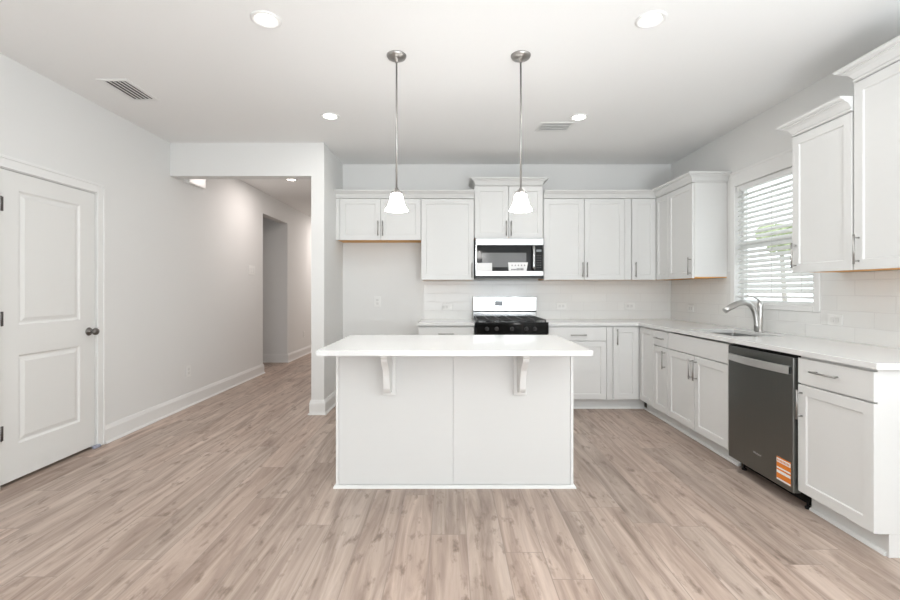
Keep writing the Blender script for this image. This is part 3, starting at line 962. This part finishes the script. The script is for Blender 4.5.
cp = obj('control_panel', B(0.6055, MW - 0.003, 0.002, 0.03, zz(271) + 0.001, zz(245.2) - 0.001, bev=0.001), M_glass_black, mw)
obj('display', B(0.658, 0.712, 0.0005, 0.0018, zz(251.8), zz(249.6)), M_disp, cp)
bm = bmesh.new()
for j in range(6):
    for k in range(3):
        box(bm, 0.660 + k * 0.019, 0.671 + k * 0.019, 0.0008, 0.0018, zz(268) + j * 0.026, zz(268) + j * 0.026 + 0.008)
obj('keypad', bm, mat('keypad_print', (0.07, 0.07, 0.07), 0.4), cp)
p1 = obj('white_rectangle', B(0.014, 0.178, -0.0012, -0.0002, zz(271), zz(263)), M_paper, mw)  # plain white rectangle at the lower left of the door
p1['label'] = 'blank white rectangle'
bm = bmesh.new()
zt0, zt1 = zz(271), zz(262.4)
q = [(0.358, zt0), (0.550, zt0), (0.566, zt1), (0.352, zt1)]
a = [bm.verts.new((x, -0.0002, z)) for x, z in q]; b2 = [bm.verts.new((x, -0.0014, z)) for x, z in q]
bm.faces.new(a); bm.faces.new(b2[::-1])
for i in range(4):
    bm.faces.new((a[i], a[(i + 1) % 4], b2[(i + 1) % 4], b2[i]))
bmesh.ops.recalc_face_normals(bm, faces=bm.faces)
p2 = obj('paper_card', bm, M_paper, mw)
p2['label'] = 'white card printed with small grey symbols'
bm = bmesh.new()
for k in range(5):
    box(bm, 0.390 + k * 0.034, 0.399 + k * 0.034, -0.0020, -0.0015, zz(266), zz(264.8))
for k in range(9):
    box(bm, 0.385 + k * 0.015, 0.396 + k * 0.015, -0.0020, -0.0015, zz(270.2), zz(268.9) + (0.006 if k > 3 else 0))
obj('print', bm, M_ink, p2)
text_mesh('logo', 'Whirlpool', 0.022, Matrix.Translation((0.383, -0.0006, zz(241.4))) @ Matrix.Rotation(PI / 2, 4, 'X'), M_logo, mw)

# ------------------------------------------------------------------ outlets, switch, chime
def plate(name, label, cat, loc, rz, w, h, kind, group=None):
    """local frame: back on y = 0, facing -y"""
    t = thing(name, label, cat, loc, rz, group)
    obj('cover_plate', B(-w / 2, w / 2, -0.006, 0.0, -h / 2, h / 2, bev=0.002), M_plastic, t)
    if kind == 'v':
        for z in (-0.02, 0.02):
            obj('socket', B(-0.016, 0.016, -0.009, -0.0062, z - 0.014, z + 0.014, bev=0.002), M_slot, t)
    elif kind == 'h':
        for x in (-0.02, 0.02):
            obj('socket', B(x - 0.014, x + 0.014, -0.009, -0.0062, -0.016, 0.016, bev=0.002), M_slot, t)
    elif kind == 'h2':
        for x in (-0.045, -0.008):
            obj('socket', B(x - 0.014, x + 0.014, -0.009, -0.0062, -0.016, 0.016, bev=0.002), M_slot, t)
        obj('switch_rocker', B(0.020, 0.052, -0.010, -0.0062, -0.016, 0.016, bev=0.002), M_plastic, t)
    else:
        for x in (-0.055, 0, 0.055):
            obj('rocker', B(x - 0.018, x + 0.018, -0.011, -0.0062, -0.034, 0.034, bev=0.002), M_plastic, t)
    return t
PW_ = 0.076
ty = YB - 0.0082
G = 'wall outlets'
plate('wall_outlet', 'white outlet on the plain wall of the fridge alcove', 'outlet', (-0.845, YB - 0.0002, 1.10), 0, PW_, 0.118, 'v', G)
plate('wall_outlet', 'white wide outlet on the tiles left of the range', 'outlet', (-0.03, ty, 1.038), 0, 0.118, PW_, 'h2', G)
plate('wall_outlet', 'white outlet on the tiles just right of the range', 'outlet', (1.295, ty, 1.050), 0, 0.118, PW_, 'h', G)
plate('wall_outlet', 'white outlet on the back tiles nearest the corner', 'outlet', (2.09, ty, 1.050), 0, 0.118, PW_, 'h', G)
plate('wall_outlet', 'white outlet on the right wall tiles by the back corner', 'outlet', (XR - 0.0082, 4.83, 1.040), -PI / 2, 0.118, PW_, 'h', G)
plate('wall_outlet', 'white outlet on the right wall tiles between window and near cabinets', 'outlet', (XR - 0.0082, 3.02, 1.035), -PI / 2, 0.118, PW_, 'h', G)
plate('wall_outlet', 'low white outlet on the left wall above the baseboard', 'outlet', (XL + 0.0002, 4.81, 0.375), PI / 2, PW_, 0.118, 'v', G)
plate('wall_outlet', 'low white outlet on the far hall wall beyond the passage', 'outlet', (XL + 0.0002, 8.62, 0.40), PI / 2, PW_, 0.118, 'v', G)
plate('light_switch', 'white triple light switch plate on the hall wall', 'switch', (XL + 0.0002, 6.35, 1.515), PI / 2, 0.20, 0.13, 's')
ch = thing('door_chime', 'small white chime box high on the left wall behind the header', 'chime', (XL + 0.0002, 4.90, 2.36), PI / 2)
bm = bmesh.new()
box(bm, -0.16, 0.16, -0.055, 0, 0.0, 0.15, 0.008, 2)
obj('cover', bm, M_plastic, ch)
obj('back_plate', B(-0.165, 0.165, -0.0002, 0.0, -0.002, 0.152), M_plastic, ch)

# ------------------------------------------------------------------ ceiling fixtures
def can(label, x, y, lens=M_can, power=CAN_POWER, col=(1, 0.985, 0.96)):
    t = thing('recessed_light', label, 'ceiling light', (x, y, HC), 0, 'recessed ceiling lights')
    bm = bmesh.new(); lathe(bm, [(0.052, -0.001), (0.081, -0.0005), (0.081, -0.004), (0.075, -0.009), (0.068, -0.009), (0.052, -0.003), (0.052, -0.001)], 36)
    bm2 = bmesh.new()
    obj('trim_ring', bm, M_trim, t)
    lathe(bm2, [(0, -0.0030), (0.0515, -0.0030), (0.0515, -0.001), (0, -0.001)], 32)
    obj('lens', bm2, lens, t)
    d = bpy.data.lights.new('downlight', 'AREA'); d.shape = 'DISK'; d.size = 0.10; d.energy = power; d.color = col
    o = bpy.data.objects.new('downlight', d); C.objects.link(o); o.parent = t; o.location = (0, 0, -0.012)
can('round recessed ceiling light nearest the camera on the left', -0.996, 2.453)
can('round recessed ceiling light nearest the camera on the right', 1.088, 2.453)
can('round recessed ceiling light left of the pendants, farther back', -1.01, 3.816)
can('round recessed ceiling light beside the rectangular ceiling vent, farther back', 1.093, 3.838)
can('small recessed light in the hall ceiling', -2.10, 6.0, M_hallcan, HALL_POWER * 0.62, (1, 0.90, 0.86))
d = bpy.data.lights.new('hall_fill_light', 'AREA'); d.shape = 'DISK'; d.size = 0.12; d.energy = HALL_POWER * 1.6; d.color = (1, 0.91, 0.87)  # unseen fill lamp added to spread light along the far hall
o = bpy.data.objects.new('hall_fill_light', d); C.objects.link(o); o.location = (-2.1, 9.6, HC - 0.01)

def vent(label, x0, x1, y0, y1, along_y):
    t = thing('ceiling_vent', label, 'vent', ((x0 + x1) / 2, (y0 + y1) / 2, HC), 0)
    hx, hy = (x1 - x0) / 2, (y1 - y0) / 2
    bm = bmesh.new(); f = 0.03
    box(bm, -hx, hx, -hy, -hy + f, -0.007, -0.0005, 0.002); box(bm, -hx, hx, hy - f, hy, -0.007, -0.0005, 0.002)
    box(bm, -hx, -hx + f, -hy + f, hy - f, -0.007, -0.0005, 0.002); box(bm, hx - f, hx, -hy + f, hy - f, -0.007, -0.0005, 0.002)
    obj('frame', bm, M_plastic, t)
    obj('duct_shade', B(-hx + f, hx - f, -hy + f, hy - f, -0.0015, -0.0005), mat('vent_shadow', (0.80, 0.80, 0.79), 0.7) if not along_y else mat('vent_dark', (0.10, 0.10, 0.10), 0.7), t)  # flat sheet; its colour stands in for shade behind the louvers
    bm = bmesh.new()
    span = (hx if along_y else hy) - f
    n = 5 if along_y else 3
    for k in range(n):
        c = -span + (k + 0.5) * 2 * span / n
        t2 = bmesh.new(); L = (hy if along_y else hx) - f
        if along_y:
            box(t2, -0.010, 0.010, -L, L, -0.0008, 0.0008)
            merge(bm, t2, Matrix.Translation((c, 0, -0.008)) @ Matrix.Rotation(math.radians(14), 4, 'Y'))
        else:
            box(t2, -L, L, -0.026, 0.026, -0.001, 0.001)
            merge(bm, t2, Matrix.Translation((0, c, -0.014)) @ Matrix.Rotation(math.radians(10), 4, 'X'))
    obj('louvers', bm, M_plastic, t)
vent('white louvered ceiling vent near the left wall', -2.46, -2.24, 3.14, 3.50, True)
vent('white rectangular ceiling vent beside the back right recessed light', 0.785, 1.00, 3.95, 4.175, False) if False else vent('white rectangular ceiling vent beside the back right recessed light', 0.785, 1.09, 3.945, 4.18, False)

def pendant(label, x, y):
    t = thing('pendant_light', label, 'pendant light', (x, y, HC), 0, 'pendant lights over the island')
    bm = bmesh.new(); lathe(bm, [(0, -0.0005), (0.062, -0.0005), (0.062, -0.006), (0.055, -0.018), (0.035, -0.026), (0.012, -0.030), (0.009, -0.045), (0, -0.045)], 36)
    obj('canopy', bm, M_nickel, t)
    bm = bmesh.new(); tube(bm, [(0, 0, -0.044), (0, 0, -0.828)], 0.0058, 12)
    obj('rod', bm, M_nickel, t)
    bm = bmesh.new(); lathe(bm, [(0, -0.826), (0.009, -0.828), (0.013, -0.838), (0.028, -0.848), (0.034, -0.858), (0.034, -0.866), (0, -0.866)], 28)
    obj('socket_cap', bm, M_nickel, t)
    pr = [(0.028, -0.8665), (0.036, -0.872), (0.040, -0.89), (0.044, -0.915), (0.051, -0.942), (0.066, -0.968), (0.078, -0.984), (0.080, -0.990),
          (0.077, -0.988), (0.063, -0.970), (0.048, -0.944), (0.041, -0.916), (0.037, -0.891), (0.033, -0.875), (0.028, -0.870)]
    bm = bmesh.new(); pr = [(a_ * (0.90 if z_ < -0.95 else 0.97), -0.8665 + (z_ + 0.8665) * 0.84) for a_, z_ in pr]
    lathe(bm, pr + [pr[0]], 36)
    obj('glass_shade', bm, M_shade, t)
    bm = bmesh.new(); lathe(bm, [(0, -0.867), (0.012, -0.868), (0.013, -0.888), (0.023, -0.908), (0.025, -0.92), (0.018, -0.936), (0, -0.942)], 20)
    obj('bulb', bm, M_can, t)
    d = bpy.data.lights.new('pendant_glow', 'POINT'); d.energy = PENDANT_POWER; d.shadow_soft_size = 0.05; d.color = (1, 0.96, 0.9)
    o = bpy.data.objects.new('pendant_glow', d); C.objects.link(o); o.parent = t; o.location = (0, 0, -1.05)
pendant('left of the two nickel pendant lights with frosted bell shades', -0.334, 2.83)
pendant('right of the two nickel pendant lights with frosted bell shades', 0.442, 2.83)
